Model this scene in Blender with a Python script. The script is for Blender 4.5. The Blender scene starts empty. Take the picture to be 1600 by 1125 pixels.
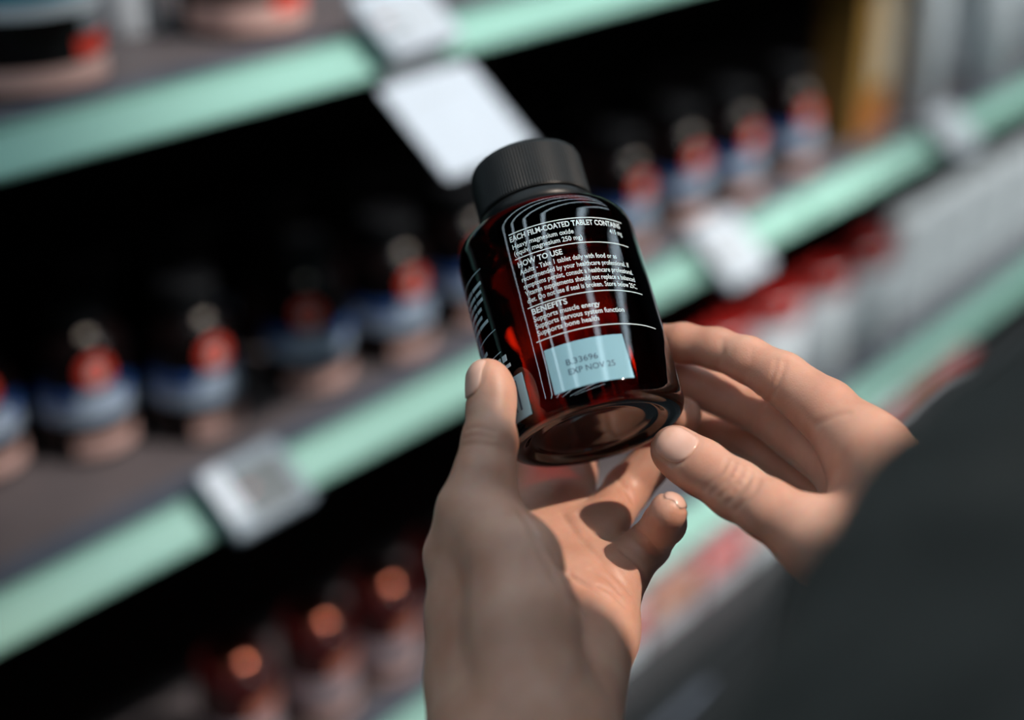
import bpy, bmesh, math, random
import numpy as np
from mathutils import Vector, Matrix

random.seed(7)
S = bpy.context.scene
COL = S.collection

# ------------------------------------------------------------------ camera
F = 2222.0                                    # focal length in pixels (50 mm on a 36 mm sensor)
PITCH, YAW = math.radians(25.8), math.radians(40.2)
CZ = 1.50                                     # camera height above the shop floor
CAM = np.array([0.0, 0.0, CZ])
_h = np.array([math.cos(YAW), math.sin(YAW), 0.0])
RT = np.array([math.sin(YAW), -math.cos(YAW), 0.0])
FW = math.cos(PITCH) * _h - math.sin(PITCH) * np.array([0, 0, 1.0])
UP = math.sin(PITCH) * _h + math.cos(PITCH) * np.array([0, 0, 1.0])
cd = bpy.data.cameras.new('camera')
cam = bpy.data.objects.new('camera', cd)
COL.objects.link(cam)
cam.matrix_world = Matrix(((RT[0], UP[0], -FW[0], CAM[0]), (RT[1], UP[1], -FW[1], CAM[1]),
                           (RT[2], UP[2], -FW[2], CAM[2]), (0, 0, 0, 1)))
cd.sensor_width = 36.0
cd.lens = 50.0
cd.clip_start = 0.01
cd.dof.use_dof = True
cd.dof.focus_distance = 0.474
cd.dof.aperture_fstop = 2.7
S.camera = cam

# ------------------------------------------------------------------ world, exposure
w = bpy.data.worlds.new('world')
S.world = w
w.use_nodes = True
w.node_tree.nodes['Background'].inputs[0].default_value = (0.55, 0.75, 1.0, 1)
w.node_tree.nodes['Background'].inputs[1].default_value = 0.02
S.view_settings.view_transform = 'Standard'
S.view_settings.look = 'None'
S.view_settings.gamma = 1.0
S.view_settings.use_curve_mapping = False
S.view_settings.exposure = -0.1
S.cycles.use_denoising = True
S.cycles.max_bounces = 10
S.cycles.transparent_max_bounces = 16


def cw(p):                                    # camera space in mm (right, up, forward) -> world metres
    p = np.asarray(p, float) / 1000.0
    return CAM + p[..., 0:1] * RT + p[..., 1:2] * UP + p[..., 2:3] * FW


def px(u, v, d):                              # pixel and depth in mm -> camera space mm
    return np.array([(u - 800.0) / F * d, -(v - 562.5) / F * d, d], float)


# ------------------------------------------------------------------ lights the shop has
def aim(o, target):
    o.rotation_euler = (Vector(target) - o.location).to_track_quat('-Z', 'Y').to_euler()


HAND = Vector(cw(px(1000, 700, 480.0)))


def spot(loc, target, watts, col, size, angle, blend=0.6):
    l = bpy.data.lights.new('spot_light', 'SPOT')
    l.energy, l.color, l.shadow_soft_size = watts, col, size
    l.spot_size, l.spot_blend = math.radians(angle), blend
    o = bpy.data.objects.new('spot_light', l)
    COL.objects.link(o)
    o.location = loc
    aim(o, target)
    return o


KEYS = [  # track spots of the shop: location, target, power, colour, source radius, cone
    (tuple(HAND + 1.9 * Vector(0.55 * RT + 0.64 * UP - 0.55 * FW)), tuple(HAND), 200.0, (1.0, 0.83, 0.70), 0.025, 14, 0.8),
    ((1.42, -0.66, 2.95), (0.98, 0.72, 1.02), 290.0, (1.0, 0.99, 0.97), 0.04, 31),
    ((3.00, -0.70, 2.95), (1.95, 0.74, 0.88), 330.0, (0.96, 1.0, 0.98), 0.05, 36),
]
for k in KEYS:
    spot(*k)


# ------------------------------------------------------------------ helpers
def mat(name, col, rough=0.5, metal=0.0, var=0.08, scale=60.0, spec=0.5, bump=0.0, coat=0.0, emit=None):
    m = bpy.data.materials.new(name)
    m.use_nodes = True
    nt = m.node_tree
    b = nt.nodes['Principled BSDF']
    b.inputs['Roughness'].default_value = rough
    b.inputs['Metallic'].default_value = metal
    b.inputs['Specular IOR Level'].default_value = spec
    b.inputs['Coat Weight'].default_value = coat
    tc = nt.nodes.new('ShaderNodeTexCoord')
    nz = nt.nodes.new('ShaderNodeTexNoise')
    nz.inputs['Scale'].default_value = scale
    nz.inputs['Detail'].default_value = 4.0
    nt.links.new(tc.outputs['Object'], nz.inputs['Vector'])
    mx = nt.nodes.new('ShaderNodeMix')
    mx.data_type = 'RGBA'
    mx.inputs['A'].default_value = tuple(c * (1 - var) for c in col) + (1,)
    mx.inputs['B'].default_value = tuple(min(1, c * (1 + var)) for c in col) + (1,)
    nt.links.new(nz.outputs['Fac'], mx.inputs['Factor'])
    nt.links.new(mx.outputs['Result'], b.inputs['Base Color'])
    if bump:
        bp = nt.nodes.new('ShaderNodeBump')
        bp.inputs['Strength'].default_value = bump
        bp.inputs['Distance'].default_value = 0.001
        nt.links.new(nz.outputs['Fac'], bp.inputs['Height'])
        nt.links.new(bp.outputs['Normal'], b.inputs['Normal'])
    if emit:
        b.inputs['Emission Color'].default_value = tuple(emit[0]) + (1,)
        b.inputs['Emission Strength'].default_value = emit[1]
    return m


def tag(o, label=None, cat=None, group=None, kind=None):
    if label:
        o['label'] = label
    if cat:
        o['category'] = cat
    if group:
        o['group'] = group
    if kind:
        o['kind'] = kind
    return o


def empty(name, loc, rot=None):
    o = bpy.data.objects.new(name, None)
    COL.objects.link(o)
    o.empty_display_size = 0.02
    o.location = Vector(loc)
    if rot is not None:
        o.rotation_euler = rot
    return o


def mesh(name, verts, faces, m, parent=None, smooth=False, mats=None, idx=None):
    me = bpy.data.meshes.new(name)
    me.from_pydata([tuple(v) for v in verts], [], faces)
    me.materials.append(m)
    if mats:
        for q in mats:
            me.materials.append(q)
    if idx is not None:
        me.polygons.foreach_set('material_index', idx)
    if smooth:
        me.polygons.foreach_set('use_smooth', [True] * len(me.polygons))
    me.update()
    o = bpy.data.objects.new(name, me)
    COL.objects.link(o)
    if parent:
        o.parent = parent
    return o


def merge(*parts):
    V, Fc = [], []
    for v, f in parts:
        n = len(V)
        V += [tuple(q) for q in v]
        Fc += [tuple(i + n for i in q) for q in f]
    return V, Fc


def box(x0, x1, y0, y1, z0, z1):
    v = [(x0, y0, z0), (x1, y0, z0), (x1, y1, z0), (x0, y1, z0), (x0, y0, z1), (x1, y0, z1), (x1, y1, z1), (x0, y1, z1)]
    return v, [(3, 2, 1, 0), (4, 5, 6, 7), (0, 1, 5, 4), (1, 2, 6, 5), (2, 3, 7, 6), (3, 0, 4, 7)]


def rbox(x0, x1, y0, y1, z0, z1, r, n=3):        # box with rounded vertical edges and softened top/bottom
    pts = []
    for cx, cy, a0 in ((x1 - r, y1 - r, 0), (x0 + r, y1 - r, 90), (x0 + r, y0 + r, 180), (x1 - r, y0 + r, 270)):
        for i in range(n + 1):
            a = math.radians(a0 + 90.0 * i / n)
            pts.append((cx, cy, math.cos(a), math.sin(a)))
    e = min(r * 0.5, (z1 - z0) * 0.25)
    V = []
    for z, rr in ((z0, r - e), (z0 + e, r), (z1 - e, r), (z1, r - e)):
        V += [(c[0] + c[2] * rr, c[1] + c[3] * rr, z) for c in pts]
    m = len(pts)
    Fc = [(k * m + i, k * m + (i + 1) % m, (k + 1) * m + (i + 1) % m, (k + 1) * m + i) for k in range(3) for i in range(m)]
    Fc.append(tuple(reversed(range(m))))
    Fc.append(tuple(range(3 * m, 4 * m)))
    return V, Fc


def lathe(prof, n=32, ripple=None):
    V, Fc = [], []
    for j, (r, z) in enumerate(prof):
        for i in range(n):
            a = 2 * math.pi * i / n
            rr = r * (1 + (ripple(i, j) if ripple else 0))
            V.append((rr * math.sin(a), -rr * math.cos(a), z))
    for j in range(len(prof) - 1):
        for i in range(n):
            Fc.append((j * n + i, j * n + (i + 1) % n, (j + 1) * n + (i + 1) % n, (j + 1) * n + i))
    return V, Fc


def band(R, z0, z1, a0, a1, n=24, t=0.0002):    # curved sticker on a cylinder; 0 deg faces local -Y
    V, Fc = [], []
    for i in range(n + 1):
        a = math.radians(a0 + (a1 - a0) * i / n)
        for r, z in ((R, z0), (R + t, z0), (R + t, z1), (R, z1)):
            V.append((r * math.sin(a), -r * math.cos(a), z))
    for i in range(n):
        b, c = 4 * i, 4 * i + 4
        for q in range(4):
            s = (q + 1) % 4
            Fc.append((b + q, c + q, c + s, b + s))
    Fc += [(0, 1, 2, 3), (4 * n + 3, 4 * n + 2, 4 * n + 1, 4 * n)]
    return V, Fc


def wrapdisc(R, zc, ac, rad, n=28, rings=4, t=0.0003):
    V, Fc = [], []
    for k in range(rings + 1):
        for i in range(n):
            th = 2 * math.pi * i / n
            rr = rad * k / rings
            a = math.radians(ac) + rr * math.cos(th) / R
            V.append(((R + t) * math.sin(a), -(R + t) * math.cos(a), zc + rr * math.sin(th)))
    for k in range(rings):
        for i in range(n):
            Fc.append((k * n + i, k * n + (i + 1) % n, (k + 1) * n + (i + 1) % n, (k + 1) * n + i))
    return V, Fc


def copy_tree(o, parent=None):
    c = o.copy()
    COL.objects.link(c)
    c.parent = parent
    for ch in list(o.children):
        copy_tree(ch, c)
    return c


# ------------------------------------------------------------------ the shop: floor, ceiling, walls
M_floor = mat('floor_stone', (0.10, 0.105, 0.11), 0.45, var=0.25, scale=9.0)
M_ceil = mat('ceiling_black', (0.012, 0.013, 0.014), 0.9)
M_wall = mat('wall_dark', (0.03, 0.032, 0.035), 0.8)
X0, X1, Y0, Y1, ZC = -3.0, 7.0, -3.5, 5.0, 3.2


def struct(name, vf, m, parent=None):
    o = mesh(name, vf[0], vf[1], m, parent)
    if parent is None:
        o['kind'] = 'structure'
    return o


struct('floor', box(X0, X1, Y0, Y1, -0.05, 0.0), M_floor)
struct('ceiling', box(X0, X1, Y0, Y1, ZC, ZC + 0.05), M_ceil)
struct('wall_back', box(X0, X1, Y1, Y1 + 0.05, 0, ZC), M_wall)
struct('wall_front', box(X0, X1, Y0 - 0.05, Y0, 0, ZC), M_wall)
struct('wall_left', box(X0 - 0.05, X0, Y0, Y1, 0, ZC), M_wall)
struct('wall_right', box(X1, X1 + 0.05, Y0, Y1, 0, ZC), M_wall)

# linear ceiling lamps along the aisle
M_tube = mat('lamp_diffuser', (0.9, 0.95, 1.0), 0.4, emit=((0.72, 0.90, 1.0), 6.3))
M_house = mat('lamp_housing', (0.02, 0.02, 0.022), 0.5)
TUBES = [(-0.90, 'row farthest in front of the shelving'), (-0.40, 'second row before the shelving'),
         (0.26, 'row just before the shelving'), (0.78, 'row right above the shelving'), (1.35, 'first row behind the shelving'),
         (2.0, 'second row behind the shelving'), (2.9, 'third row behind the shelving')]
for y, n in TUBES:
    e = empty('linear_lamp', (1.0, y, ZC - 0.12))
    tag(e, 'long slim white ceiling lamp in a black housing, ' + n, 'lamp', 'linear ceiling lamps along the aisle')
    mesh('housing', *box(-3.6, 3.6, -0.055, 0.055, 0.0, 0.06), M_house, e)
    mesh('diffuser', *rbox(-3.58, 3.58, -0.042, 0.042, -0.02, 0.0, 0.008), M_tube, e)
    for s in (-2.4, 0.0, 2.4):
        mesh('hanger', *box(s - 0.006, s + 0.006, -0.006, 0.006, 0.06, 0.12), M_house, e)

# track spot housings around the spot lights
for i, k in enumerate(KEYS):
    e = empty('track_spot', k[0])
    e.rotation_euler = (Vector(k[1]) - Vector(k[0])).to_track_quat('-Z', 'Y').to_euler()
    tag(e, 'black cylindrical track spot on the ceiling, aimed at ' + ('the hands', 'the near shelf tags', 'the far shelves')[i], 'lamp')
    mesh('shade', *lathe([(0.0, 0.09), (0.04, 0.09), (0.055, 0.07), (0.06, -0.06), (0.057, -0.06), (0.052, 0.06), (0.0, 0.065)], 24), M_house, e, True)
    q = e.rotation_euler.to_matrix().inverted()
    sv, sf = box(-0.008, 0.008, -0.008, 0.008, 0.06, ZC - k[0][2])
    mesh('stem', [tuple(q @ Vector(v)) for v in sv], sf, M_house, e)

# ------------------------------------------------------------------ gondola shelving
D = 0.70                                       # distance of the rail fronts from the camera, along +Y
RH, RD = 0.021, 0.025                         # slanted price rail: rise and run
ZB = {'A': CZ - 0.2534, 'B': CZ - 0.5440, 'C': CZ - 0.860}
M_rail = mat('green_rail', (0.26, 0.47, 0.385), 0.5, var=0.05, scale=8, spec=0.35)
M_railj = mat('rail_joint', (0.03, 0.20, 0.13), 0.5)
M_lip = mat('grey_lip', (0.075, 0.085, 0.11), 0.45, var=0.15, scale=20)
M_deck = mat('shelf_deck', (0.12, 0.095, 0.095), 0.55, var=0.15, scale=30)
M_black = mat('black_panel', (0.004, 0.004, 0.005), 0.85)
BAYS = [(-0.75, 0.25), (0.25, 1.345), (1.345, 2.345), (2.345, 3.345)]
LV = {'A': 'upper', 'B': 'middle', 'C': 'lower'}
BN = ['beside the near end panel', 'holding dark supplement bottles', 'holding orange and white packs', 'at the far end of the aisle']
gon = mesh('shelf_back_panel', *box(-0.75, 3.345, 1.20, 1.23, 0.0, 2.0), M_black)
tag(gon, 'tall black back panel behind all the green-edged shelves', 'panel')
for lv, zb in ZB.items():
    for bi, (a, b) in enumerate(BAYS):
        e = empty('shelf', ((a + b) / 2, 0.95, zb))
        tag(e, '%s brown-grey metal shelf with green price rail, %s' % (LV[lv], BN[bi]), 'shelf', 'shelves of the gondola')
        hw = (b - a) / 2 - 0.0012
        y0 = D - 0.95
        dz = RH
        mesh('deck', *box(-hw, hw, y0 + RD + 0.027, 0.2195, dz - 0.03, dz), M_deck, e)
        mesh('lip', *box(-hw, hw, y0 + RD, y0 + RD + 0.028, dz - 0.03, dz + 0.002), M_lip, e)
        # slanted rail: thin slab with rolled top and bottom edges
        n = np.array([0, -RH, RD]) / math.hypot(RH, RD)
        prof = []
        for (yy, zz) in ((y0, 0.0), (y0 + RD, RH)):
            prof.append((yy, zz))
        t = 0.003
        o1 = (y0 + n[1] * 0.0, 0.0)
        sec = [(y0, 0.0), (y0 - 0.0015, 0.001), (y0 - 0.0015, 0.0035), (y0 + 0.001, 0.0042),
               (y0 + RD - 0.004, RH - 0.0005), (y0 + RD - 0.0045, RH + 0.0025), (y0 + RD - 0.001, RH + 0.003),
               (y0 + RD, RH), (y0 + RD, RH - 0.004), (y0 + 0.006, 0.0)]
        V = [(x, p[0], p[1]) for x in (-hw, hw) for p in sec]
        m_ = len(sec)
        Fc = [(i, (i + 1) % m_, m_ + (i + 1) % m_, m_ + i) for i in range(m_)] + [tuple(range(m_ - 1, -1, -1)), tuple(range(m_, 2 * m_))]
        mesh('price_rail', V, Fc, M_rail, e)
        for s in (-1, 1):
            mesh('rail_end', *box(s * (hw - 0.005) - 0.004, s * (hw - 0.005) + 0.004, y0 + 0.004, y0 + RD + 0.02, -0.006, RH - 0.010), M_railj, e)
ZU = CZ - 0.9715
for i, x in enumerate((-0.75, 0.25, 1.345, 2.345, 3.345)):
    o = mesh('shelf_upright', *box(x - 0.02, x + 0.02, 1.17, 1.20, ZU, 2.0), M_black)
    tag(o, 'black slotted shelf upright ' + ('at the near end panel', 'behind the dark bottles', 'beside the orange packs', 'behind the white jars', 'at the far end')[i], 'upright', 'uprights of the gondola')
ZD = CZ - 0.972
M_cab = mat('cabinet_grey', (0.024, 0.026, 0.028), 0.5, var=0.12, scale=12)
for bi, (a, b) in enumerate(BAYS):
    e = empty('base_cabinet', ((a + b) / 2, 0.95, 0.0))
    tag(e, 'low dark grey base cabinet under the lower shelf, ' + BN[bi].replace('holding', 'below the'), 'cabinet', 'base cabinets of the gondola')
    hw = (b - a) / 2 - 0.001
    mesh('body', *box(-hw, hw, -0.27, 0.248, 0.08, ZD - 0.02), M_cab, e)
    mesh('top', *box(-hw, hw, -0.28, 0.248, ZD - 0.02, ZD), M_cab, e)
    mesh('kick_plate', *box(-hw, hw, -0.22, -0.20, 0.0, 0.08), M_black, e)
    for s_ in (-1, 1):
        dr_ = mesh('door', *box(s_ * hw / 2 - hw / 2 + 0.004, s_ * hw / 2 + hw / 2 - 0.004, -0.284, -0.27, 0.09, ZD - 0.03), M_cab, e)
        mesh('handle', *box(s_ * hw / 2 - 0.06, s_ * hw / 2 + 0.06, -0.292, -0.284, ZD - 0.07, ZD - 0.06), M_lip, dr_)

# ------------------------------------------------------------------ price tags on the rails
M_tagw = mat('tag_white', (0.50, 0.53, 0.58), 0.35)
M_tagg = mat('tag_grey', (0.16, 0.20, 0.235), 0.35)
M_scr = mat('tag_screen', (0.055, 0.065, 0.068), 0.3, var=0.5, scale=120)
M_ink = mat('tag_ink', (0.10, 0.11, 0.12), 0.5)
M_inkp = mat('tag_ink_pale', (0.44, 0.46, 0.49), 0.5)
M_red_ink = mat('tag_ink_red', (0.45, 0.16, 0.14), 0.5)
SL = math.atan2(RH, RD)                        # rail inclination above the horizontal


def tagframe(x, zb, up_off):                    # frame whose local x runs along the rail, y up the slope, z off the rail
    e = empty('price_tag', (x, D + up_off * math.cos(SL), zb + up_off * math.sin(SL)))
    e.rotation_euler = (SL, 0, 0)
    return e


def price_tag(x, lv, wd, ht, label, frame_m, scr, off=0.0, proud=0.012, white_strip=False, yaw=0.0):
    e = tagframe(x, ZB[lv], off)
    e.rotation_euler = (SL, 0, yaw)
    tag(e, label, 'price tag', 'electronic price tags')
    mesh('frame', *rbox(-wd / 2, wd / 2, -ht * 0.35, ht * 0.65, proud - 0.009, proud, 0.004), frame_m, e)
    mesh('clip', *box(-wd * 0.25, wd * 0.25, 0.002, ht * 0.4, 0.0, proud - 0.009), M_ink, e)
    a0 = -wd / 2 + 0.006
    if white_strip:
        mesh('white_strip', *box(-wd / 2 + 0.002, -wd / 2 + wd * 0.26, -ht * 0.08, ht * 0.61, proud, proud + 0.0006), M_tagw, e)
        a0 = -wd / 2 + wd * 0.30
    mesh('screen', *box(a0, wd / 2 - 0.010, -ht * 0.22, ht * 0.46, proud, proud + 0.0004), scr, e)
    for k in range(4):
        yy = -ht * 0.16 + k * ht * 0.15
        mesh('print_line', *box(a0 + 0.003, a0 + (0.016, 0.024, 0.012, 0.02)[k], yy, yy + 0.003, proud + 0.0004, proud + 0.0008), (M_ink, M_ink, M_red_ink, M_ink)[k], e)
    return e


price_tag(0.546, 'B', 0.074, 0.056, 'grey electronic price tag with dark screen and white strip on middle green rail', M_tagg, M_scr, off=0.0056, proud=0.022, white_strip=True, yaw=0.03)
price_tag(0.724, 'A', 0.078, 0.055, 'white electronic price tag with pale grey screen on upper green rail above a hanging card', M_tagw, M_inkp, off=0.021, proud=0.022, yaw=0.09)
price_tag(1.165, 'B', 0.078, 0.074, 'white price tag on middle green rail beside a row of blue-banded bottles', M_tagw, M_inkp, off=0.0, proud=0.022)
price_tag(1.69, 'B', 0.074, 0.066, 'white price tag on middle green rail below the orange pack', M_tagw, M_inkp, off=0.004, proud=0.022)
# hanging paper card
e = tagframe(0.80, ZB['A'], 0.0)
e.name = 'shelf_card'
e.location = (0.712, D - 0.002, ZB['A'])
e.rotation_euler = (SL, 0, 0.046)
tag(e, 'plain white shelf card hanging below the upper green rail, faint writing', 'card')
mesh('card', *rbox(-0.048, 0.048, -0.092, -0.012, 0.008, 0.0095, 0.003), M_tagw, e)
mesh('clip', *box(-0.03, 0.03, -0.020, 0.003, 0.001, 0.008), M_ink, e)
for k, (a, b, yy) in enumerate(((-0.034, -0.026, -0.034), (-0.018, 0.002, -0.032), (0.008, 0.026, -0.030))):
    mesh('print_line', *box(a, b, yy, yy + 0.003, 0.0095, 0.0098), M_inkp, e)

# ------------------------------------------------------------------ shelf products
M_dkb = mat('dark_amber_plastic', (0.006, 0.003, 0.003), 0.25, spec=0.2)
M_cap = mat('black_cap', (0.006, 0.006, 0.007), 0.5, spec=0.2)
M_wb = mat('label_white', (0.42, 0.50, 0.62), 0.45)
M_blue = mat('label_blue', (0.02, 0.10, 0.36), 0.45)
M_peach = mat('label_peach', (0.70, 0.42, 0.36), 0.45)
M_redl = mat('label_red', (0.75, 0.06, 0.035), 0.4)
M_wht = mat('label_emblem_white', (0.85, 0.62, 0.56), 0.4)
M_glint = mat('glint_cream', (0.75, 0.62, 0.52), 0.35)  # cream colour of the painted highlight below the cap
M_orange = mat('pack_orange', (0.55, 0.17, 0.04), 0.5)
M_ochre = mat('pack_ochre', (0.42, 0.22, 0.05), 0.5)
M_cream = mat('pack_cream', (0.62, 0.50, 0.36), 0.5)
M_white = mat('pack_white', (0.76, 0.79, 0.82), 0.45)
M_pinkw = mat('pack_pinkish', (0.50, 0.38, 0.40), 0.45)
M_darkred = mat('lid_dark_red', (0.28, 0.012, 0.010), 0.3)
M_body_red = mat('bottle_deep_red', (0.05, 0.006, 0.006), 0.25)
M_redcap = mat('lid_copper_red', (0.34, 0.085, 0.05), 0.16, metal=1.0)
M_label_or = mat('label_coral', (0.60, 0.20, 0.13), 0.45)
M_teal = mat('label_teal', (0.04, 0.30, 0.42), 0.45)
M_grayl = mat('label_grey', (0.30, 0.31, 0.33), 0.5)


def ribs(nn, amp):
    return lambda i, j: (amp if (i % 2) else -amp)


def shelf_bottle(R=0.034, H=0.124, scheme='blue'):
    e = empty('supplement_bottle', (0, 0, 0))
    k = H / 0.107
    prof = [(0, 0.002), (R * 0.7, 0.002), (R * 0.82, 0), (R * 0.93, 0.001), (R, 0.006), (R, 0.072 * k), (R * 0.96, 0.077 * k),
            (R * 0.84, 0.081 * k), (R * 0.62, 0.083 * k), (R * 0.60, 0.090 * k), (0, 0.090 * k)]
    mesh('body', *lathe(prof, 36), M_dkb, e, True)
    cp = [(R * 0.66, 0.087 * k), (R * 0.67, 0.088 * k), (R * 0.67, 0.105 * k), (R * 0.63, 0.107 * k), (0, 0.107 * k)]
    mesh('cap', *lathe(cp, 60, ribs(60, 0.012)), M_cap, e)
    mesh('label_band', *band(R, 0.034, 0.048, -120, 120), M_wb, e)
    for a in ((-105, -34), (24, 75)):
        mesh('blue_patch', *band(R, 0.0485, 0.059, *a), M_blue, e)
    mesh('label_panel', *band(R, 0.0485, 0.058, -32, 22), M_wb, e)
    mesh('lower_band', *band(R, 0.007, 0.021, -45, 95), M_peach, e)
    em = mesh('emblem', *wrapdisc(R, 0.0735, -8, 0.0125), M_redl, e)
    mesh('emblem_centre', *wrapdisc(R, 0.0730, -8, 0.0050, t=0.0005), M_wht, em)
    mesh('glint_dot', *wrapdisc(R * 0.66, 0.0965, -8, 0.0046, t=0.0006), M_glint, e)  # highlight below the cap, painted as a cream dot
    return e


proto = shelf_bottle()
BX = [(0.438, 0.880), (0.512, 0.848), (0.582, 0.808), (0.690, 0.800), (0.774, 0.788), (0.868, 0.792), (0.975, 0.790), (1.092, 0.785), (1.205, 0.792), (1.300, 0.787), (1.425, 0.788)]
BXL = ['two before the grey tag', 'one before the grey tag', 'right behind the grey price tag',
       'second past the grey price tag', 'third past the grey price tag', 'fourth past the grey price tag', 'behind the held bottle',
       'just past the held bottle', 'above the white price tag', 'just before the shelf joint', 'just before the ochre pack']
first = True
for i, (x, y) in enumerate(BX):
    o = proto if first else copy_tree(proto)
    first = False
    o.location = (x, y, ZB['B'] + RH)
    o.rotation_euler = (0, 0, math.radians(random.uniform(-8, 8) + (-22 if i in (3,) else 0)))
    tag(o, 'dark bottle with blue-white band and red emblem, ' + BXL[i], 'bottle', 'blue-banded bottles on the middle shelf')
for i, (x, y) in enumerate([(0.53, 0.93), (0.62, 0.90), (0.72, 0.90), (0.81, 0.89), (1.13, 0.89), (1.25, 0.89)]):
    o = copy_tree(proto)
    o.location = (x, y, ZB['B'] + RH)
    o.rotation_euler = (0, 0, math.radians(150 + 10 * i))
    tag(o, 'dark bottle standing in the back row, turned away, behind the blue-banded bottles', 'bottle', 'back row bottles on the middle shelf')


def jar(name, R, H, body, lid, label, lidH=0.022, band_m=None, b0=0.2, b1=0.7, peach=None, lidR=0.9, dome=False):
    e = empty(name, (0, 0, 0))
    mesh('body', *lathe([(0, 0.001), (R * 0.9, 0), (R, 0.005), (R, H * 0.80), (R * 0.93, H * 0.87), (R * 0.75, H * 0.9), (R * 0.75, H - lidH), (0, H - lidH)], 32), body, e, True)
    if dome:
        pf = [(R * lidR, H - lidH)] + [(R * lidR * math.cos(math.radians(a)), H - lidH + lidH * (0.45 + 0.55 * math.sin(math.radians(a)))) for a in range(0, 91, 9)]
        mesh('lid', *lathe(pf, 36), lid, e, True)
    else:
        mesh('lid', *lathe([(R * lidR * 0.98, H - lidH), (R * lidR, H - lidH + 0.001), (R * lidR, H - 0.003), (R * lidR * 0.93, H), (0, H)], 64, ribs(64, 0.008)), lid, e)
    if band_m:
        mesh('label_band', *band(R, H * b0, H * b1, -130, 130), band_m, e)
    if peach:
        mesh('lower_band', *band(R, H * 0.05, H * 0.17, -60, 100), peach, e)
    return e


# middle shelf, far bay: ochre and orange pack, then white tubs
def carton(name, wx, dy, H, body, label, stripes=()):
    e = empty(name, (0, 0, 0))
    mesh('body', *rbox(-wx / 2, wx / 2, -dy / 2, dy / 2, 0, H, 0.003, 2), body, e)
    for (z0, z1, x0, x1, m) in stripes:
        mesh('printed_panel', *box(x0 * wx, x1 * wx, -dy / 2 - 0.0006, -dy / 2 - 0.0001, z0 * H, z1 * H), m, e)
    return e


for (x, y, wx, H, body, st, lab) in [
    (1.600, 0.80, 0.085, 0.24, M_ochre, [(0.28, 0.96, -0.10, 0.46, M_cream), (0.02, 0.22, -0.35, 0.45, M_orange)], 'tall ochre and cream pack with an orange foot on the middle shelf'),
]:
    e = carton('product_carton', wx, 0.06, H, body, lab, st)
    e.location = (x, y, ZB['B'] + RH)
    tag(e, lab, 'carton')
for i, (x, y, lab) in enumerate([(1.755, 0.80, 'slim white tub beside the ochre pack'), (1.935, 0.80, 'broad white tub with grey foot, next after the slim white tub'), (2.12, 0.81, 'white tub at the far end of the middle shelf')]):
    e = jar('white_tub', (0.043, 0.062, 0.060)[i], 0.20, M_white, M_white, lab, 0.03, M_grayl if i else None, 0.02, 0.14)
    e.location = (x, y, ZB['B'] + RH)
    tag(e, lab, 'tub', 'white tubs on the middle shelf')

# upper shelf: black jar with teal label, white tub, dark jar with orange band
e = jar('supplement_jar', 0.050, 0.15, M_dkb, M_cap, '', 0.03)
mesh('label_band', *band(0.050, 0.050, 0.058, -130, 130), M_white, e)
mesh('teal_band', *band(0.050, 0.059, 0.090, -130, 130), M_teal, e)
mesh('orange_patch', *band(0.050, 0.022, 0.034, 8, 80), M_redl, e)
mesh('lower_band', *band(0.050, 0.006, 0.020, -130, 100), M_peach, e)
mesh('grey_patch', *band(0.050, 0.038, 0.047, 15, 75), M_grayl, e)
e.location = (0.475, 0.800, ZB['A'] + RH)
tag(e, 'large black jar with teal and white label on the upper shelf', 'jar')
e = jar('white_tub', 0.030, 0.10, M_white, M_white, '')
e.location = (0.600, 0.872, ZB['A'] + RH)
tag(e, 'small white tub on the upper shelf beside the large black jar', 'tub')
e = jar('supplement_jar', 0.045, 0.13, M_dkb, M_cap, '', 0.03)
mesh('lower_band', *band(0.045, 0.007, 0.026, -95, 95), M_peach, e)
mesh('orange_patch', *band(0.045, 0.018, 0.030, -10, 70), M_redl, e)
e.location = (0.663, 0.815, ZB['A'] + RH)
tag(e, 'black jar with pale lower band and orange patch on the upper shelf', 'jar')

# lower shelf: dark red lidded bottles
pr = jar('capsule_bottle', 0.033, 0.110, M_body_red, M_redcap, '', 0.022, M_pinkw, 0.24, 0.46, M_peach, 0.72, True)
mesh('label_patch', *band(0.033, 0.052, 0.068, -20, 55), M_label_or, pr)
CX = [(0.585, 0.800), (0.668, 0.790), (0.745, 0.785), (0.825, 0.785), (0.905, 0.785), (0.985, 0.785)]
for i, (x, y) in enumerate(CX):
    o = pr if i == 0 else copy_tree(pr)
    o.location = (x, y, ZB['C'] + RH)
    tag(o, 'red-capped bottle with pinkish label, ' + ('first', 'second', 'third', 'fourth', 'fifth', 'sixth')[i] + ' of the lower shelf row', 'bottle', 'red-capped bottles on the lower shelf')
# lower shelf, further along: white tubs with dark red lids, then white cartons
pr = jar('protein_tub', 0.052, 0.16, M_white, M_darkred, '', 0.045, M_grayl, 0.05, 0.2, None, 0.98)
RX = [(1.30, 0.80), (1.42, 0.80), (1.54, 0.80), (1.655, 0.80)]
for i, (x, y) in enumerate(RX):
    o = pr if i == 0 else copy_tree(pr)
    o.location = (x, y, ZB['C'] + RH)
    tag(o, 'white tub with dark red lid on the lower shelf, ' + ('first', 'second', 'third', 'fourth')[i] + ' after the red-capped bottles', 'tub', 'red-lidded tubs on the lower shelf')
for i, x in enumerate((1.775, 1.885, 1.995, 2.105, 2.215)):
    e = carton('white_carton', 0.10, 0.08, 0.17, M_white, '', [(0.04, 0.2, -0.46, 0.46, M_grayl), (0.6, 0.64, -0.3, 0.3, M_grayl)])
    e.location = (x, 0.80, ZB['C'] + RH)
    tag(e, 'plain white carton on the lower shelf, ' + ('first', 'second', 'third', 'fourth', 'fifth')[i] + ' after the red-lidded tubs', 'carton', 'white cartons on the lower shelf')
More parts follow.
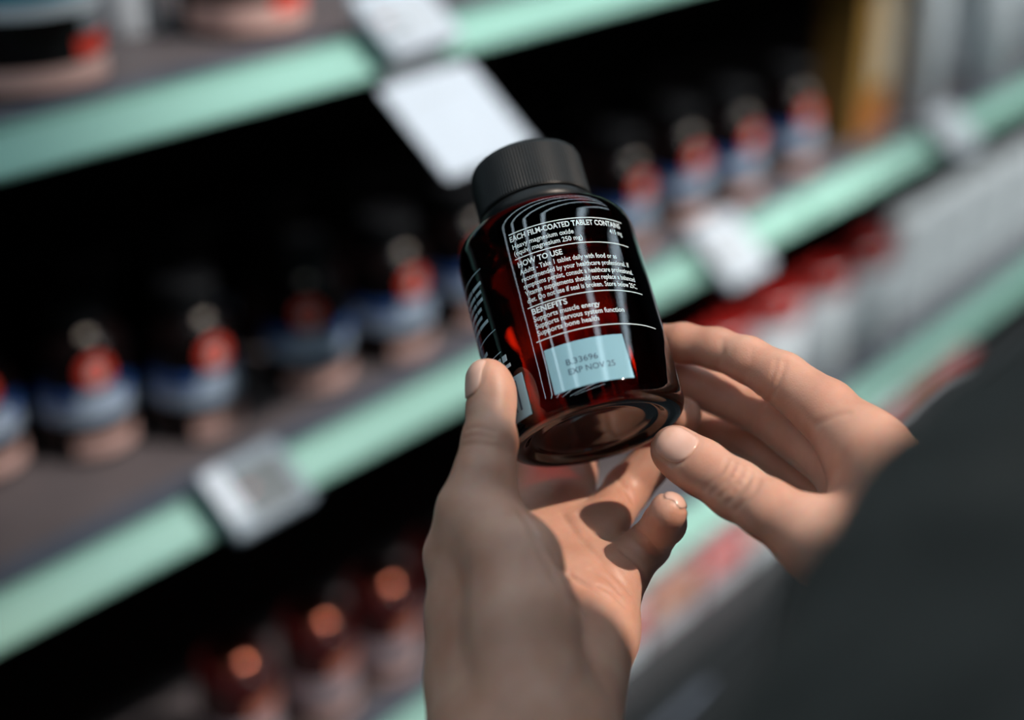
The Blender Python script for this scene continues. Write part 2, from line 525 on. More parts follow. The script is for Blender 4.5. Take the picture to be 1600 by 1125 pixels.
# bottom shelf
for i in range(12):
    x = 0.70 + 0.105 * i
    e = carton('tablet_carton', 0.098, 0.07, 0.070, M_pinkw if i % 3 else M_white, '', [(0.45, 0.95, -0.48, 0.48, M_redl if i % 2 else M_orange), (0.1, 0.25, -0.4, 0.4, M_white)])
    e.location = (x, 0.745, ZD)
    tag(e, '%s carton with %s top panel on the base cabinet' % ('pinkish' if i % 3 else 'white', 'red' if i % 2 else 'orange'), 'carton', 'cartons on the base cabinet')

# ------------------------------------------------------------------ the held bottle
B0 = px(932, 680, 480.0)
B1 = px(821, 270, 521.0)
axis = (B1 - B0) / np.linalg.norm(B1 - B0)
aW = axis[0] * RT + axis[1] * UP + axis[2] * FW
B0W = cw(B0)
vW = (CAM - B0W)
vW /= np.linalg.norm(vW)
front = vW - np.dot(vW, aW) * aW
front /= np.linalg.norm(front)
xW = np.cross(-front, aW)
held = empty('held_bottle', B0W)
held.matrix_world = Matrix(((xW[0], -front[0], aW[0], B0W[0]), (xW[1], -front[1], aW[1], B0W[1]), (xW[2], -front[2], aW[2], B0W[2]), (0, 0, 0, 1)))
tag(held, 'amber plastic tablet bottle with black ribbed cap and white print, held in both hands', 'bottle')
BR = 0.0320

M_amb = bpy.data.materials.new('amber_plastic')
M_amb.use_nodes = True
nt = M_amb.node_tree
nt.nodes.clear()
out = nt.nodes.new('ShaderNodeOutputMaterial')
tr = nt.nodes.new('ShaderNodeBsdfTransparent')
tr.inputs[0].default_value = (0.46, 0.055, 0.020, 1)
gl = nt.nodes.new('ShaderNodeBsdfGlossy')
gl.inputs['Roughness'].default_value = 0.035
gl.inputs['Color'].default_value = (0.95, 0.97, 1.0, 1)
fr = nt.nodes.new('ShaderNodeFresnel')
fr.inputs['IOR'].default_value = 1.55
nz = nt.nodes.new('ShaderNodeTexNoise')
nz.inputs['Scale'].default_value = 45.0
bp = nt.nodes.new('ShaderNodeBump')
bp.inputs['Strength'].default_value = 0.03
bp.inputs['Distance'].default_value = 0.002
tc = nt.nodes.new('ShaderNodeTexCoord')
nt.links.new(tc.outputs['Object'], nz.inputs['Vector'])
nt.links.new(nz.outputs['Fac'], bp.inputs['Height'])
nt.links.new(bp.outputs['Normal'], gl.inputs['Normal'])
ms = nt.nodes.new('ShaderNodeMixShader')
nt.links.new(fr.outputs[0], ms.inputs[0])
nt.links.new(tr.outputs[0], ms.inputs[1])
nt.links.new(gl.outputs[0], ms.inputs[2])
nt.links.new(ms.outputs[0], out.inputs['Surface'])

prof = [(0.0, 0.0035), (0.010, 0.0034), (0.017, 0.0028), (0.0195, 0.0020), (0.0212, 0.0030), (0.0230, 0.0022), (0.0245, 0.0006), (0.0262, 0.0), (0.0280, 0.0004)]
for i in range(1, 9):
    a = math.radians(90.0 * i / 8)
    prof.append((0.0280 + 0.0040 * math.sin(a), 0.0004 + 0.0060 * (1 - math.cos(a))))
for i in range(1, 8):
    prof.append((BR, 0.0064 + (0.0700 - 0.0064) * i / 7))
for i in range(1, 15):
    a = math.radians(90.0 * i / 14)
    prof.append((0.0205 + 0.0115 * math.cos(a), 0.0700 + 0.0115 * math.sin(a)))
prof += [(0.0192, 0.0818), (0.0186, 0.0828), (0.0186, 0.0900)]
KB = 9                                        # the thick moulded base passes far less light than the wall
body = mesh('body', *lathe(prof[KB - 1:], 96), M_amb, held, True)
M_ambd = M_amb.copy()
M_ambd.name = 'amber_plastic_thick'
M_ambd.node_tree.nodes['Fresnel'].inputs['IOR'].default_value = 1.40
M_ambd.node_tree.nodes['Transparent BSDF'].inputs[0].default_value = (0.030, 0.006, 0.004, 1)
mesh('base', *lathe(prof[:KB], 96), M_ambd, held, True)
# tamper collar and ribbed cap
M_cap2 = mat('ribbed_cap_black', (0.006, 0.007, 0.008), 0.40, spec=0.35, var=0.2, scale=300)
mesh('collar', *lathe([(0.0188, 0.0826), (0.0206, 0.0829), (0.0210, 0.0836), (0.0208, 0.0866), (0.0200, 0.0872), (0.0190, 0.0874)], 96), M_cap2, held, True)
NR = 480
capv, capf = lathe([(0.0190, 0.0876), (0.0205, 0.0877), (0.02075, 0.0884), (0.02055, 0.1050), (0.0200, 0.1066), (0.0188, 0.1074), (0.0, 0.1074)], NR,
                   lambda i, j: ((0.004 if (i % 4) in (0, 1) else -0.004) if 1 < j < 5 else 0.0))
mesh('cap', capv, capf, M_cap2, held)

# print on the bottle
M_print = mat('white_print', (0.52, 0.62, 0.66), 0.12)
M_box = mat('pale_blue_label', (0.22, 0.41, 0.50), 0.06, var=0.03)
M_inkb = mat('batch_ink', (0.02, 0.05, 0.09), 0.6)


def text_line(s, a0, t0, width, height, bold=0.0, m=M_print, name='text_line', r=BR + 0.00012, parent=None):
    cu = bpy.data.curves.new('text', 'FONT')
    cu.body = s
    cu.size = 1.0
    cu.resolution_u = 3
    cu.offset = bold
    ob = bpy.data.objects.new('text', cu)
    me = ob.to_mesh()
    V = np.array([v.co[:] for v in me.vertices])
    Fc = [tuple(p.vertices) for p in me.polygons]
    ob.to_mesh_clear()
    bpy.data.objects.remove(ob)
    x0, x1 = V[:, 0].min(), V[:, 0].max()
    X = (V[:, 0] - x0) / (x1 - x0) * width
    Z = V[:, 1] * height / 0.72
    A = math.radians(a0) + X / r
    P = np.stack([r * np.sin(A), -r * np.cos(A), t0 + Z], 1)
    return mesh(name, P, Fc, m, parent or held)


mm = 0.001
TXT = [
    ('EACH FILM-COATED TABLET CONTAINS', -20, 63.3, 42.0, 2.05, 0.026),
    ('Heavy magnesium oxide', -19.5, 60.4, 21.5, 1.85, 0.014),
    ('415 mg', 44, 60.4, 6.0, 1.85, 0.014),
    ('(equiv. magnesium 250 mg)', -19.5, 57.8, 24.0, 1.85, 0.014),
    ('HOW TO USE', -19, 53.3, 15.6, 2.05, 0.026),
    ('Adults - Take 1 tablet daily with food or as', -19, 50.5, 35.0, 1.85, 0.014),
    ('recommended by your healthcare professional. If', -19, 47.8, 40.0, 1.85, 0.014),
    ('symptoms persist, consult a healthcare professional.', -19, 45.1, 41.0, 1.85, 0.014),
    ('Vitamin supplements should not replace a balanced', -19, 42.4, 41.0, 1.85, 0.014),
    ('diet. Do not use if seal is broken. Store below 25C.', -19, 39.7, 41.0, 1.85, 0.014),
    ('BENEFITS', -18, 35.3, 12.3, 2.05, 0.026),
    ('Supports muscle energy', -18, 32.6, 22.7, 1.85, 0.014),
    ('Supports nervous system function', -18, 30.0, 31.0, 1.85, 0.014),
    ('Supports bone health', -18, 27.4, 21.0, 1.85, 0.014),
]
for s, a0, t0, wd, ht, bo in TXT:
    text_line(s, a0, t0 * mm, wd * mm, ht * mm, bo)
for t0, a1 in ((66.0, 58), (56.4, 58), (37.9, 58), (25.4, 62)):
    mesh('rule', *band(BR, t0 * mm, t0 * mm + 0.00035, -20, a1, 40, 0.0001), M_print, held)
lab = mesh('batch_label', *band(BR, 0.0060, 0.0218, -17, 31, 30, 0.00018), M_box, held)
text_line('B.33696', -6, 0.0142, 0.0105, 0.0021, 0.0, M_inkb, 'batch_text', BR + 0.00025)
text_line('EXP NOV 25', -6, 0.0108, 0.0155, 0.0021, 0.0, M_inkb, 'batch_text', BR + 0.00025)
# left text column, certificate mark and bar code
def dashes(a0, t0, words, ht):                   # print too small and blurred to read: word-long strokes
    a = a0
    for wd in words:
        mesh('print_line', *band(BR, t0, t0 + ht, a, a + wd, 4, 0.0001), M_print, held)
        a += wd + 1.6


for k in range(6):
    dashes(-80, (56.0 - 2.8 * k) * mm, ((9, 6, 12), (7, 11, 7), (12, 5, 8), (6, 9, 6), (11, 10), (5, 8, 12))[k], 1.2 * mm)
for t0 in (61.0, 37.6, 29.2):
    mesh('rule', *band(BR, t0 * mm, t0 * mm + 0.0003, -84, -47, 20, 0.0001), M_print, held)
dashes(-80, 0.0325, (10, 6), 0.0012)
dashes(-58, 0.0252, (4, 3.5, 4), 0.0022)
dashes(-58, 0.0226, (7, 8), 0.0012)
mesh('mark_square', *band(BR, 0.0195, 0.0260, -74, -62, 8, 0.0001), M_print, held)
bc = mesh('barcode_label', *band(BR, 0.0035, 0.0185, -72, -34.5, 24, 0.00015), M_box, held)
for a, wd in ((-40.2, 1.6), (-44.5, 0.9), (-47.0, 2.0), (-51.5, 1.0), (-54.0, 2.2), (-58.5, 0.8), (-61, 1.6), (-65, 1.2)):
    mesh('bar', *band(BR + 0.00016, 0.0065, 0.0170, a - wd, a, 3, 0.00008), M_inkb, held)

# ------------------------------------------------------------------ skin and nails materials
M_skin = bpy.data.materials.new('skin')
M_skin.use_nodes = True
nt = M_skin.node_tree
b = nt.nodes['Principled BSDF']
tc = nt.nodes.new('ShaderNodeTexCoord')
n1 = nt.nodes.new('ShaderNodeTexNoise')
n1.inputs['Scale'].default_value = 55.0
n1.inputs['Detail'].default_value = 5.0
nt.links.new(tc.outputs['Object'], n1.inputs['Vector'])
rp = nt.nodes.new('ShaderNodeValToRGB')
rp.color_ramp.elements[0].position = 0.30
rp.color_ramp.elements[0].color = (0.50, 0.250, 0.175, 1)
rp.color_ramp.elements[1].position = 0.72
rp.color_ramp.elements[1].color = (0.62, 0.365, 0.275, 1)
nt.links.new(n1.outputs['Fac'], rp.inputs['Fac'])
nt.links.new(rp.outputs['Color'], b.inputs['Base Color'])
b.inputs['Roughness'].default_value = 0.44
b.inputs['Specular IOR Level'].default_value = 0.42
b.inputs['Subsurface Weight'].default_value = 0.5
b.inputs['Subsurface Radius'].default_value = (1.0, 0.32, 0.16)
b.inputs['Subsurface Scale'].default_value = 0.005
vo = nt.nodes.new('ShaderNodeTexVoronoi')
vo.feature = 'DISTANCE_TO_EDGE'
vo.inputs['Scale'].default_value = 900.0
n2 = nt.nodes.new('ShaderNodeTexNoise')
n2.inputs['Scale'].default_value = 420.0
n2.inputs['Detail'].default_value = 3.0
nt.links.new(tc.outputs['Object'], vo.inputs['Vector'])
nt.links.new(tc.outputs['Object'], n2.inputs['Vector'])
ad = nt.nodes.new('ShaderNodeMath')
ad.operation = 'ADD'
nt.links.new(vo.outputs['Distance'], ad.inputs[0])
nt.links.new(n2.outputs['Fac'], ad.inputs[1])
bp = nt.nodes.new('ShaderNodeBump')
bp.inputs['Strength'].default_value = 0.14
bp.inputs['Distance'].default_value = 0.0005
nt.links.new(ad.outputs[0], bp.inputs['Height'])
nt.links.new(bp.outputs['Normal'], b.inputs['Normal'])
M_nail = mat('nail', (0.66, 0.40, 0.32), 0.22, var=0.06, scale=200, spec=0.6)
M_nail.node_tree.nodes['Principled BSDF'].inputs['Subsurface Weight'].default_value = 0.15
M_nail.node_tree.nodes['Principled BSDF'].inputs['Subsurface Radius'].default_value = (1.0, 0.4, 0.3)
M_nail.node_tree.nodes['Principled BSDF'].inputs['Subsurface Scale'].default_value = 0.002
M_coat = mat('coat_wool', (0.055, 0.054, 0.050), 0.95, var=0.25, scale=160, spec=0.15, bump=0.5)


# ------------------------------------------------------------------ signed distance modelling of the hands
def smin(a, b, k):
    h = np.maximum(k - np.abs(a - b), 0.0) / k
    return np.minimum(a, b) - h * h * k * 0.25


def cone(p, a, b, ra, rb):
    ab = b - a
    t = np.clip(((p - a) @ ab) / float(ab @ ab), 0, 1)
    return np.sqrt(((p - a - t[:, None] * ab) ** 2).sum(1)) - (ra + t * (rb - ra))


def ellipsoid(p, c, ax, rad):                     # rotated ellipsoid; ax = 3 unit rows
    q = (p - c) @ ax.T / rad
    l = np.sqrt((q ** 2).sum(1))
    return (l - 1.0) * min(rad)


def chain(p, js, k=2.5):
    d = None
    for (a, ra), (b, rb) in zip(js[:-1], js[1:]):
        c = cone(p, a, b, ra, rb)
        d = c if d is None else smin(d, c, k)
    return d


class Hand:
    def __init__(self, fingers, palm, blobs, kf=7.0, kp=12.0):
        self.fingers, self.palm, self.blobs = fingers, palm, blobs
        self.kf, self.kp = kf, kp
        self.creases = []

    def base(self, p):
        d = None
        for c in self.palm:
            e = chain(p, c, 6.0)
            d = e if d is None else smin(d, e, self.kp)
        for c, r in self.blobs:
            d = smin(d, np.sqrt(((p - c) ** 2).sum(1)) - r, self.kp)
        f = None
        for ch in self.fingers:
            e = chain(p, ch['j'])
            for c, r in ch.get('pads', []):
                e = smin(e, np.sqrt(((p - c) ** 2).sum(1)) - r, 5.0)
            e = smin(e, d, ch.get('k', self.kf))
            f = e if f is None else smin(f, e, 1.2)
        return smin(f, d, 0.5)

    def __call__(self, p):
        d = self.base(p)
        for pts, dep, wd in self.creases:
            m = np.full(len(p), 1e9)
            lo, hi = pts.min(0) - 4 * wd, pts.max(0) + 4 * wd
            sel = np.all((p > lo) & (p < hi), 1)
            if not sel.any():
                continue
            q = p[sel]
            mm_ = np.full(len(q), 1e9)
            for a, b in zip(pts[:-1], pts[1:]):
                ab = b - a
                t = np.clip(((q - a) @ ab) / max(1e-9, float(ab @ ab)), 0, 1)
                mm_ = np.minimum(mm_, ((q - a - t[:, None] * ab) ** 2).sum(1))
            d[sel] += dep * np.exp(-mm_ / (wd * wd))
        return d

    def grad(self, p, e=0.15):
        g = 0
        for t in ((1, 1, 1), (1, -1, -1), (-1, 1, -1), (-1, -1, 1)):
            t = np.array(t, p.dtype)
            g = g + self(p + t * e)[:, None] * t
        return g / (np.linalg.norm(g, axis=1, keepdims=True) + 1e-9)

    def trace(self, uv, z0=330.0):
        uv = np.asarray(uv, float)
        dr = np.stack([(uv[:, 0] - 800) / F, -(uv[:, 1] - 562.5) / F, np.ones(len(uv))], 1)
        ln = np.linalg.norm(dr, axis=1, keepdims=True)
        t = np.full(len(uv), z0)
        for _ in range(90):
            t += self.base(dr * t[:, None]) * 0.75 / ln[:, 0]
            t = np.minimum(t, 800)
        return dr * t[:, None]

    def crease(self, uv, dep, wd, z0=330.0):
        self.creases.append((self.trace(densify(uv), z0), dep, wd))

    def mesh(self, lo, hi, h):
        lo, hi = np.array(lo, float), np.array(hi, float)
        n = np.ceil((hi - lo) / h).astype(int) + 1
        # coarse pass
        st = 6
        nc = (n + st - 1) // st + 1
        gc = np.stack(np.meshgrid(*[np.arange(q) for q in nc], indexing='ij'), -1).reshape(-1, 3)
        dc = self.base((lo + gc * (h * st)).astype(np.float32)).reshape(nc)
        near = np.abs(dc) < h * st * 1.9
        G = np.where(dc > 0, 1.0, -1.0).astype(np.float32)
        full = np.repeat(np.repeat(np.repeat(G, st, 0), st, 1), st, 2)
        nearf = np.repeat(np.repeat(np.repeat(near, st, 0), st, 1), st, 2)
        sh = st // 2                                # centre each coarse sample in its block
        full = full[sh:sh + n[0], sh:sh + n[1], sh:sh + n[2]]
        nearf = nearf[sh:sh + n[0], sh:sh + n[1], sh:sh + n[2]]
        n = np.array(full.shape)
        ii = np.argwhere(nearf)
        vals = np.empty(len(ii), np.float32)
        for s in range(0, len(ii), 400000):
            vals[s:s + 400000] = self((lo + ii[s:s + 400000] * h).astype(np.float32))
        D3 = full.copy() * 5.0
        D3[ii[:, 0], ii[:, 1], ii[:, 2]] = vals
        return nets(self, D3, lo, h)


def nets(fn, D3, lo, h):
    inside = D3 < 0
    c = np.zeros(tuple(s - 1 for s in D3.shape), np.int8)
    for dx in (0, 1):
        for dy in (0, 1):
            for dz in (0, 1):
                c += inside[dx:D3.shape[0] - 1 + dx, dy:D3.shape[1] - 1 + dy, dz:D3.shape[2] - 1 + dz]
    cells = np.argwhere((c > 0) & (c < 8))
    idm = np.full(c.shape, -1, np.int64)
    idm[cells[:, 0], cells[:, 1], cells[:, 2]] = np.arange(len(cells))
    acc = np.zeros((len(cells), 3))
    cnt = np.zeros(len(cells))
    corners = [(a, b_, g) for a in (0, 1) for b_ in (0, 1) for g in (0, 1)]
    for i, A in enumerate(corners):
        for Bc in corners[i + 1:]:
            if sum(abs(x - y) for x, y in zip(A, Bc)) != 1:
                continue
            va = D3[cells[:, 0] + A[0], cells[:, 1] + A[1], cells[:, 2] + A[2]]
            vb = D3[cells[:, 0] + Bc[0], cells[:, 1] + Bc[1], cells[:, 2] + Bc[2]]
            m = (va < 0) != (vb < 0)
            t = va[m] / (va[m] - vb[m])
            acc[m] += np.array(A) + t[:, None] * (np.array(Bc) - np.array(A))
            cnt[m] += 1
    V = (lo + (cells + acc / cnt[:, None]) * h).astype(np.float32)
    quads = []
    for ax in range(3):
        o1, o2 = (ax + 1) % 3, (ax + 2) % 3
        sl0 = [slice(None)] * 3
        sl1 = [slice(None)] * 3
        sl0[ax], sl1[ax] = slice(0, -1), slice(1, None)
        e = np.argwhere(inside[tuple(sl0)] != inside[tuple(sl1)])
        e = e[(e[:, o1] > 0) & (e[:, o2] > 0) & (e[:, o1] < D3.shape[o1] - 1) & (e[:, o2] < D3.shape[o2] - 1)]
        q = []
        for (p1, p2) in ((0, 0), (-1, 0), (-1, -1), (0, -1)):
            f_ = e.copy()
            f_[:, o1] += p1
            f_[:, o2] += p2
            q.append(idm[f_[:, 0], f_[:, 1], f_[:, 2]])
        q = np.stack(q, 1)
        fl = inside[e[:, 0], e[:, 1], e[:, 2]]
        q[fl] = q[fl][:, ::-1]                      # winding (camera space is left-handed)
        quads.append(q[(q >= 0).all(1)])
    Q = np.concatenate(quads)
    for _ in range(2):                             # pull onto the surface
        g = fn.grad(V)
        V = V - np.clip(fn(V), -0.4 * h, 0.4 * h)[:, None] * g
    return V, Q


def densify(uv, step=3.0):
    out_ = [uv[0]]
    # Catmull-Rom through the given points
    P = [uv[0]] + list(uv) + [uv[-1]]
    for i in range(1, len(P) - 2):
        p0, p1, p2, p3 = [np.array(q, float) for q in P[i - 1:i + 3]]
        n = max(2, int(np.linalg.norm(p2 - p1) / step))
        for k in range(1, n + 1):
            t = k / n
            out_.append(tuple(0.5 * (2 * p1 + (p2 - p0) * t + (2 * p0 - 5 * p1 + 4 * p2 - p3) * t * t + (3 * p1 - 3 * p2 + p3 - p0) * t ** 3)))
    return out_


def J(*a):                                        # joints as (u, v, depth mm, radius mm)
    return [(px(u, v, d), r) for u, v, d, r in a]


class Nail:                                       # plate that lies on the finger end; axis points to the fingertip
    def __init__(self, hand, c, axis_, normal, L, Wd):
        self.hand, self.L, self.W = hand, L, Wd
        nrm = normal / np.linalg.norm(normal)
        ax_ = axis_ - (axis_ @ nrm) * nrm
        self.n, self.a = nrm, ax_ / np.linalg.norm(ax_)
        self.s = np.cross(self.a, self.n)
        self.c = c

    def project(self, U, Vv):
        p = self.c + U[:, None] * self.s * self.W / 2 + Vv[:, None] * self.a * self.L / 2 + self.n * 14.0
        for _ in range(60):
            p = p - self.n * np.clip(self.hand.base(p), -2, 4)[:, None] * 0.8
        return p

    def outline(self, n=40, e=2.6):
        t = np.linspace(0, 2 * np.pi, n)
        c_, s_ = np.cos(t), np.sin(t)
        return np.sign(c_) * np.abs(c_) ** (2 / e), np.sign(s_) * np.abs(s_) ** (2 / e)

    def groove(self, dep=0.5, wd=0.75):
        U, Vv = self.outline(48)
        m = Vv < 0.75
        idx = np.where(m)[0]
        seq = np.roll(idx, -int(np.argmax(np.diff(idx) > 1)) - 1) if (np.diff(idx) > 1).any() else idx
        self.hand.creases.append((self.project(U[seq] * 1.04, Vv[seq] * 1.03), dep, wd))

    def build(self, n=15, m=17):
        uu, vv = np.meshgrid(np.linspace(-1, 1, n), np.linspace(-1, 1, m))
        U, Vv = uu.ravel(), vv.ravel()
        # square -> superellipse
        e = 2.8
        l = (np.abs(U) ** e + np.abs(Vv) ** e) ** (1 / e)
        mx = np.maximum(np.abs(U), np.abs(Vv))
        s = np.where(l > 1e-6, mx / np.maximum(l, 1e-6), 1)
        U, Vv = U * s, Vv * s
        P = self.project(np.clip(U, -0.97, 0.97) * 0.985, Vv * 0.985)
        rim = np.maximum(0, 1 - mx ** 6)
        off = 0.10 + 0.28 * rim
        tipl = np.clip((Vv - 0.55) / 0.45, 0, 1)
        # the free edge carries straight on instead of following the fingertip down
        rise = tipl ** 2 * 0.5 + off
        top = P + self.n * rise[:, None]
        bot = P - self.n * 0.35
        V = np.concatenate([top, bot])
        Fc = []
        N = n * m
        for j in range(m - 1):
            for i in range(n - 1):
                a = j * n + i
                Fc.append((a, a + 1, a + n + 1, a + n))
                Fc.append((N + a, N + a + n, N + a + n + 1, N + a + 1))
        ring = [i for i in range(n)] + [j * n + n - 1 for j in range(1, m)] + [(m - 1) * n + i for i in range(n - 2, -1, -1)] + [j * n for j in range(m - 2, 0, -1)]
        for k in range(len(ring)):
            a, b_ = ring[k], ring[(k + 1) % len(ring)]
            Fc.append((b_, a, N + a, N + b_))
        return V, Fc


# ---- left hand: thumb along the bottle's side, fingers behind and under the base
LH = Hand(
    fingers=[
        dict(j=J((761, 592, 461, 6.6), (767, 640, 458, 7.5), (765, 690, 452, 8.7), (757, 740, 449, 9.6), (748, 800, 447, 11.2)), k=5,
             pads=[(px(772, 610, 460), 6.5)]),
        dict(j=J((965, 505, 542, 6.8), (900, 535, 552, 7.4), (835, 600, 553, 8.4), (846, 770, 521, 10.0))),
        dict(j=J((1010, 585, 543, 6.8), (965, 640, 554, 7.6), (905, 690, 552, 8.6), (884, 800, 510, 10.0))),
        dict(j=J((1066, 650, 507, 6.9), (1050, 690, 515, 7.3), (980, 764, 516, 8.2), (926, 842, 494, 9.2))),
        dict(j=J((1044, 799, 459, 6.2), (1038, 818, 470, 6.9), (1012, 852, 488, 7.6), (962, 905, 477, 9.0)), k=6),
    ],
    palm=[
        J((846, 775, 521, 10.0), (800, 1010, 455, 16.0), (800, 1180, 415, 19.0)),
        J((884, 805, 510, 10.0), (835, 1010, 460, 15.5), (810, 1180, 415, 19.0)),
        J((924, 848, 494, 9.8), (885, 1000, 466, 15.0), (840, 1180, 413, 19.0)),
        J((958, 905, 478, 9.6), (925, 985, 465, 14.0), (860, 1180, 413, 18.0)),
        J((748, 800, 447, 11.2), (805, 878, 428, 12.5), (818, 968, 419, 15.0), (830, 1180, 403, 18.0)),
        J((744, 805, 450, 10.6), (717, 868, 453, 9.4), (732, 960, 447, 11.5), (742, 1060, 439, 14.0), (760, 1180, 427, 18.0)),
        J((765, 860, 446, 12.0), (770, 960, 440, 15.0), (790, 1100, 425, 19.0)),
        [(px(800, 1180, 413), 21.0), (np.array([-25.0, -200.0, 350.0]), 26.0), (np.array([-60.0, -290.0, 280.0]), 33.0)],
        [(px(850, 1180, 413), 20.0), (np.array([-5.0, -200.0, 350.0]), 24.0), (np.array([-50.0, -290.0, 280.0]), 30.0)],
    ],
    blobs=[(px(905, 930, 475), 13.0)],
    kf=6.0, kp=8.0)

# ---- right hand: fingertips behind the bottle's far side, thumb on the base edge
RH_ = Hand(
    fingers=[
        dict(j=J((1055, 703, 469, 8.2), (1095, 730, 464, 9.0), (1150, 766, 455, 9.4), (1200, 796, 446, 9.4), (1290, 852, 436, 11.5)), k=10,
             pads=[(px(1075, 722, 473), 8.0)]),
        dict(j=J((1022, 534, 517, 6.4), (1068, 536, 508, 6.9), (1120, 545, 500, 7.2), (1168, 562, 491, 7.8), (1222, 592, 482, 8.9), (1290, 642, 470, 10.4), (1356, 706, 457, 11.8)), k=9),
        dict(j=J((1005, 590, 522, 6.6), (1070, 597, 519, 7.3), (1190, 640, 508, 8.7), (1352, 752, 470, 11.5))),
        dict(j=J((1020, 640, 545, 6.5), (1080, 655, 541, 7.1), (1185, 690, 524, 8.2), (1345, 795, 483, 11.0))),
        dict(j=J((1130, 668, 556, 6.0), (1180, 690, 548, 6.4), (1250, 752, 528, 7.3), (1350, 840, 492, 10.0))),
    ],
    palm=[
        J((1356, 706, 457, 11.8), (1520, 880, 400, 17.0)),
        J((1352, 752, 470, 11.5), (1520, 890, 405, 17.0)),
        J((1345, 795, 483, 11.0), (1510, 910, 412, 16.0)),
        J((1350, 840, 492, 10.0), (1500, 930, 420, 15.0)),
        J((1290, 852, 436, 11.5), (1400, 900, 412, 15.0), (1530, 930, 390, 18.0)),
        J((1335, 800, 450, 6.5), (1420, 800, 430, 10.0)),
        [(px(1525, 905, 398), 22.0), (np.array([70.0, -120.0, 305.0]), 28.0), (np.array([20.0, -170.0, 240.0]), 34.0)],
    ],
    blobs=[],
    kf=7.0, kp=12.0)

# creases, traced onto the skin
LH.crease([(815, 800), (850, 850), (880, 890), (915, 915), (950, 935)], 1.5, 0.95)
LH.crease([(830, 830), (855, 880), (880, 920), (905, 945)], 1.4, 0.9)
LH.crease([(880, 805), (905, 840), (945, 880), (985, 925)], 0.6, 1.2)
LH.crease([(860, 900), (890, 935), (915, 965)], 0.7, 0.9)
LH.crease([(925, 890), (950, 905), (968, 925)], 0.6, 0.9)
LH.crease([(935, 915), (955, 925), (975, 945)], 0.5, 0.9)
LH.crease([(905, 800), (925, 830), (950, 842)], 0.7, 1.0)
LH.crease([(960, 742), (978, 765), (988, 782)], 0.8, 1.0)
LH.crease([(975, 862), (1000, 885), (1012, 912)], 0.7, 1.0)
LH.crease([(987, 825), (1010, 842), (1032, 868)], 0.8, 0.9)
LH.crease([(728, 672), (745, 668), (772, 674)], 0.45, 0.8)
LH.crease([(724, 684), (745, 680), (770, 685)], 0.40, 0.8)
LH.crease([(722, 696), (745, 693), (775, 697)], 0.35, 0.9)
RH_.crease([(1128, 530), (1128, 552), (1118, 575)], 0.28, 1.3)
RH_.crease([(1226, 565), (1219, 592), (1198, 632)], 0.5, 1.0)
RH_.crease([(1213, 562), (1207, 588), (1188, 622)], 0.35, 1.0)
RH_.crease([(1176, 545), (1172, 570), (1160, 595)], 0.2, 1.3)
RH_.crease([(1275, 662), (1300, 652), (1325, 645)], 0.45, 1.2)
for q, dp in (((1162, 728), 1.1), ((1149, 722), 0.95), ((1174, 738), 0.9), ((1137, 716), 0.6), ((1187, 748), 0.55)):
    u, v = q
    RH_.crease([(u, v), (u - 8, v + 18), (u - 22, v + 34), (u - 38, v + 48)], dp, 0.75)
for s in ((1143, 745, 1160, 762), (1150, 735, 1170, 752), (1135, 752, 1150, 772)):
    RH_.crease([(s[0], s[1]), (s[2], s[3])], 0.3, 0.7)


def finger_nail(hand, ch, normal, L, Wd, back=0.0):
    tip, r = ch['j'][0]
    nx, _ = ch['j'][1]
    ax_ = (tip - nx) / np.linalg.norm(tip - nx)
    return Nail(hand, tip - ax_ * back, ax_, np.array(normal, float), L, Wd)


def vec(x, y, z):
    return np.array([x, y, z], float)


nails = []
nails.append(finger_nail(LH, LH.fingers[0], vec(-0.86, 0.10, -0.42), 13.0, 11.0, 0.5))
nails.append(finger_nail(LH, LH.fingers[1], vec(0.2, 0.3, 1.0), 10.0, 9.0))
nails.append(finger_nail(LH, LH.fingers[2], vec(0.5, -0.2, 1.0), 10.0, 9.0))
nails.append(finger_nail(LH, LH.fingers[3], vec(0.55, -0.25, 1.0), 9.5, 8.6))
nails.append(finger_nail(LH, LH.fingers[4], vec(0.62, 0.74, 0.35), 9.0, 8.4, -1.5))
nails.append(finger_nail(RH_, RH_.fingers[0], vec(-0.10, 0.42, -0.92), 13.5, 12.6, 0.5))
for k in (1, 2, 3, 4):
    nails.append(finger_nail(RH_, RH_.fingers[k], vec(0.1, 0.45, 0.85), 10.0, 8.8))
for q in nails:
    q.groove()

person = empty('person', (0.25, -0.35, 0.0))
tag(person, 'person in a dark grey wool coat turning an amber bottle in both hands', 'person')
PL = np.array(person.location)


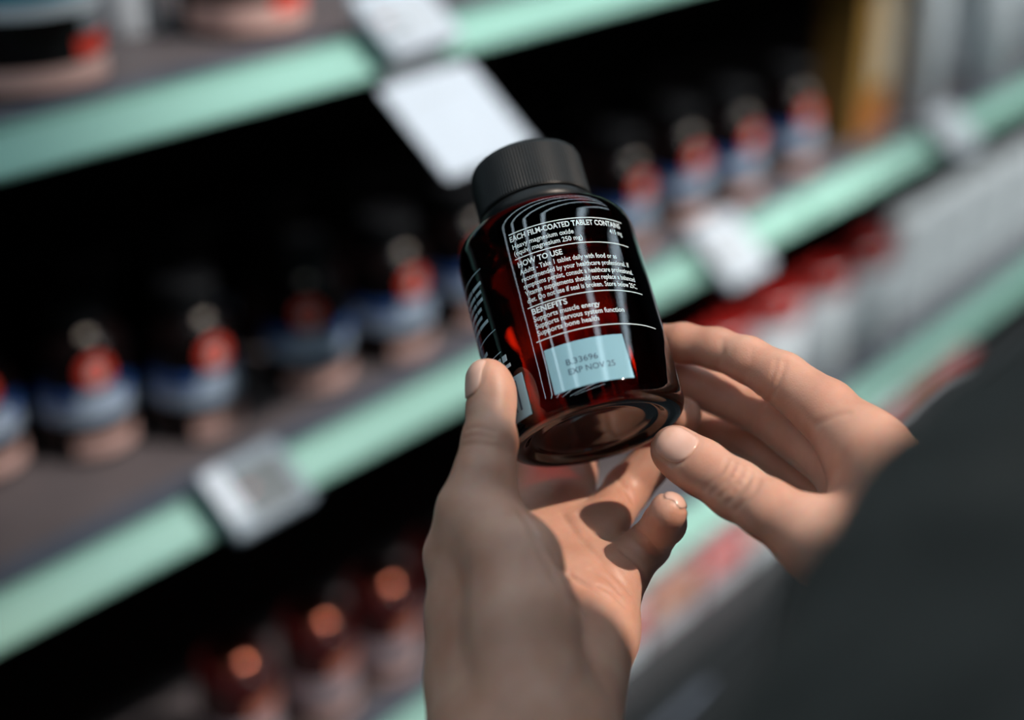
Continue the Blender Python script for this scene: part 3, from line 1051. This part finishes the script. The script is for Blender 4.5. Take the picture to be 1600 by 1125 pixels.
def skin_mesh(parts):
    V, Q = [], []
    n = 0
    for v, q in parts:
        V.append(cw(v) - PL)
        Q.append(q + n)
        n += len(v)
    V, Q = np.concatenate(V), np.concatenate(Q)
    me = bpy.data.meshes.new('body')
    me.vertices.add(len(V))
    me.vertices.foreach_set('co', V.astype(np.float32).ravel())
    me.loops.add(len(Q) * 4)
    me.loops.foreach_set('vertex_index', Q.astype(np.int32).ravel())
    me.polygons.add(len(Q))
    me.polygons.foreach_set('loop_start', np.arange(len(Q), dtype=np.int32) * 4)
    me.polygons.foreach_set('use_smooth', np.ones(len(Q), bool))
    me.update(calc_edges=True)
    me.validate()
    return me


def from_np(name, me, m, parent):
    me.materials.append(m)
    o = bpy.data.objects.new(name, me)
    COL.objects.link(o)
    o.parent = parent
    return o


lv_, lq_ = LH.mesh((-100, -335, 235), (75, 25, 585), 0.8)
rv_, rq_ = RH_.mesh((-15, -220, 195), (175, 30, 580), 0.8)
bodyo = from_np('body', skin_mesh([(lv_, lq_), (rv_, rq_)]), M_skin, person)
for q in nails:
    v, f_ = q.build()
    mesh('fingernail', cw(v) - PL, f_, M_nail, bodyo, True)


# ---- wool sleeves
class Cloth:
    def __init__(self, chains):
        self.c = chains

    def base(self, p):
        d = None
        for c in self.c:
            e = chain(p, c, 25.0)
            d = e if d is None else smin(d, e, 20)
        q = p * 0.06
        d = d + 1.8 * np.sin(q[:, 0] * 3.1 + 2 * np.sin(q[:, 1])) * np.sin(q[:, 2] * 2.3 + q[:, 1] * 2.9)
        return d
    __call__ = base
    grad = Hand.grad
    mesh = Hand.mesh


slv = Cloth([[(px(1580, 970, 370), 38.0), (vec(32, -180, 245), 62.0), (vec(123, -65.5, 250), 67.4), (vec(197, -8, 246), 71.5), (vec(172, 210, 202), 62.0)]])  # unseen shoulder end added to keep the key light off thumb base and wrist
v, q = slv.mesh((-70, -270, 110), (320, 300, 440), 4.0)
from_np('sleeve', skin_mesh([(v, q)]), M_coat, person)
slv2 = Cloth([[(vec(-42, -248, 312), 40.0), (vec(-60, -300, 270), 50.0), (vec(-170, -260, 60), 65.0)]])
v, q = slv2.mesh((-260, -400, -30), (40, -150, 380), 5.0)
from_np('sleeve', skin_mesh([(v, q)]), M_coat, person)
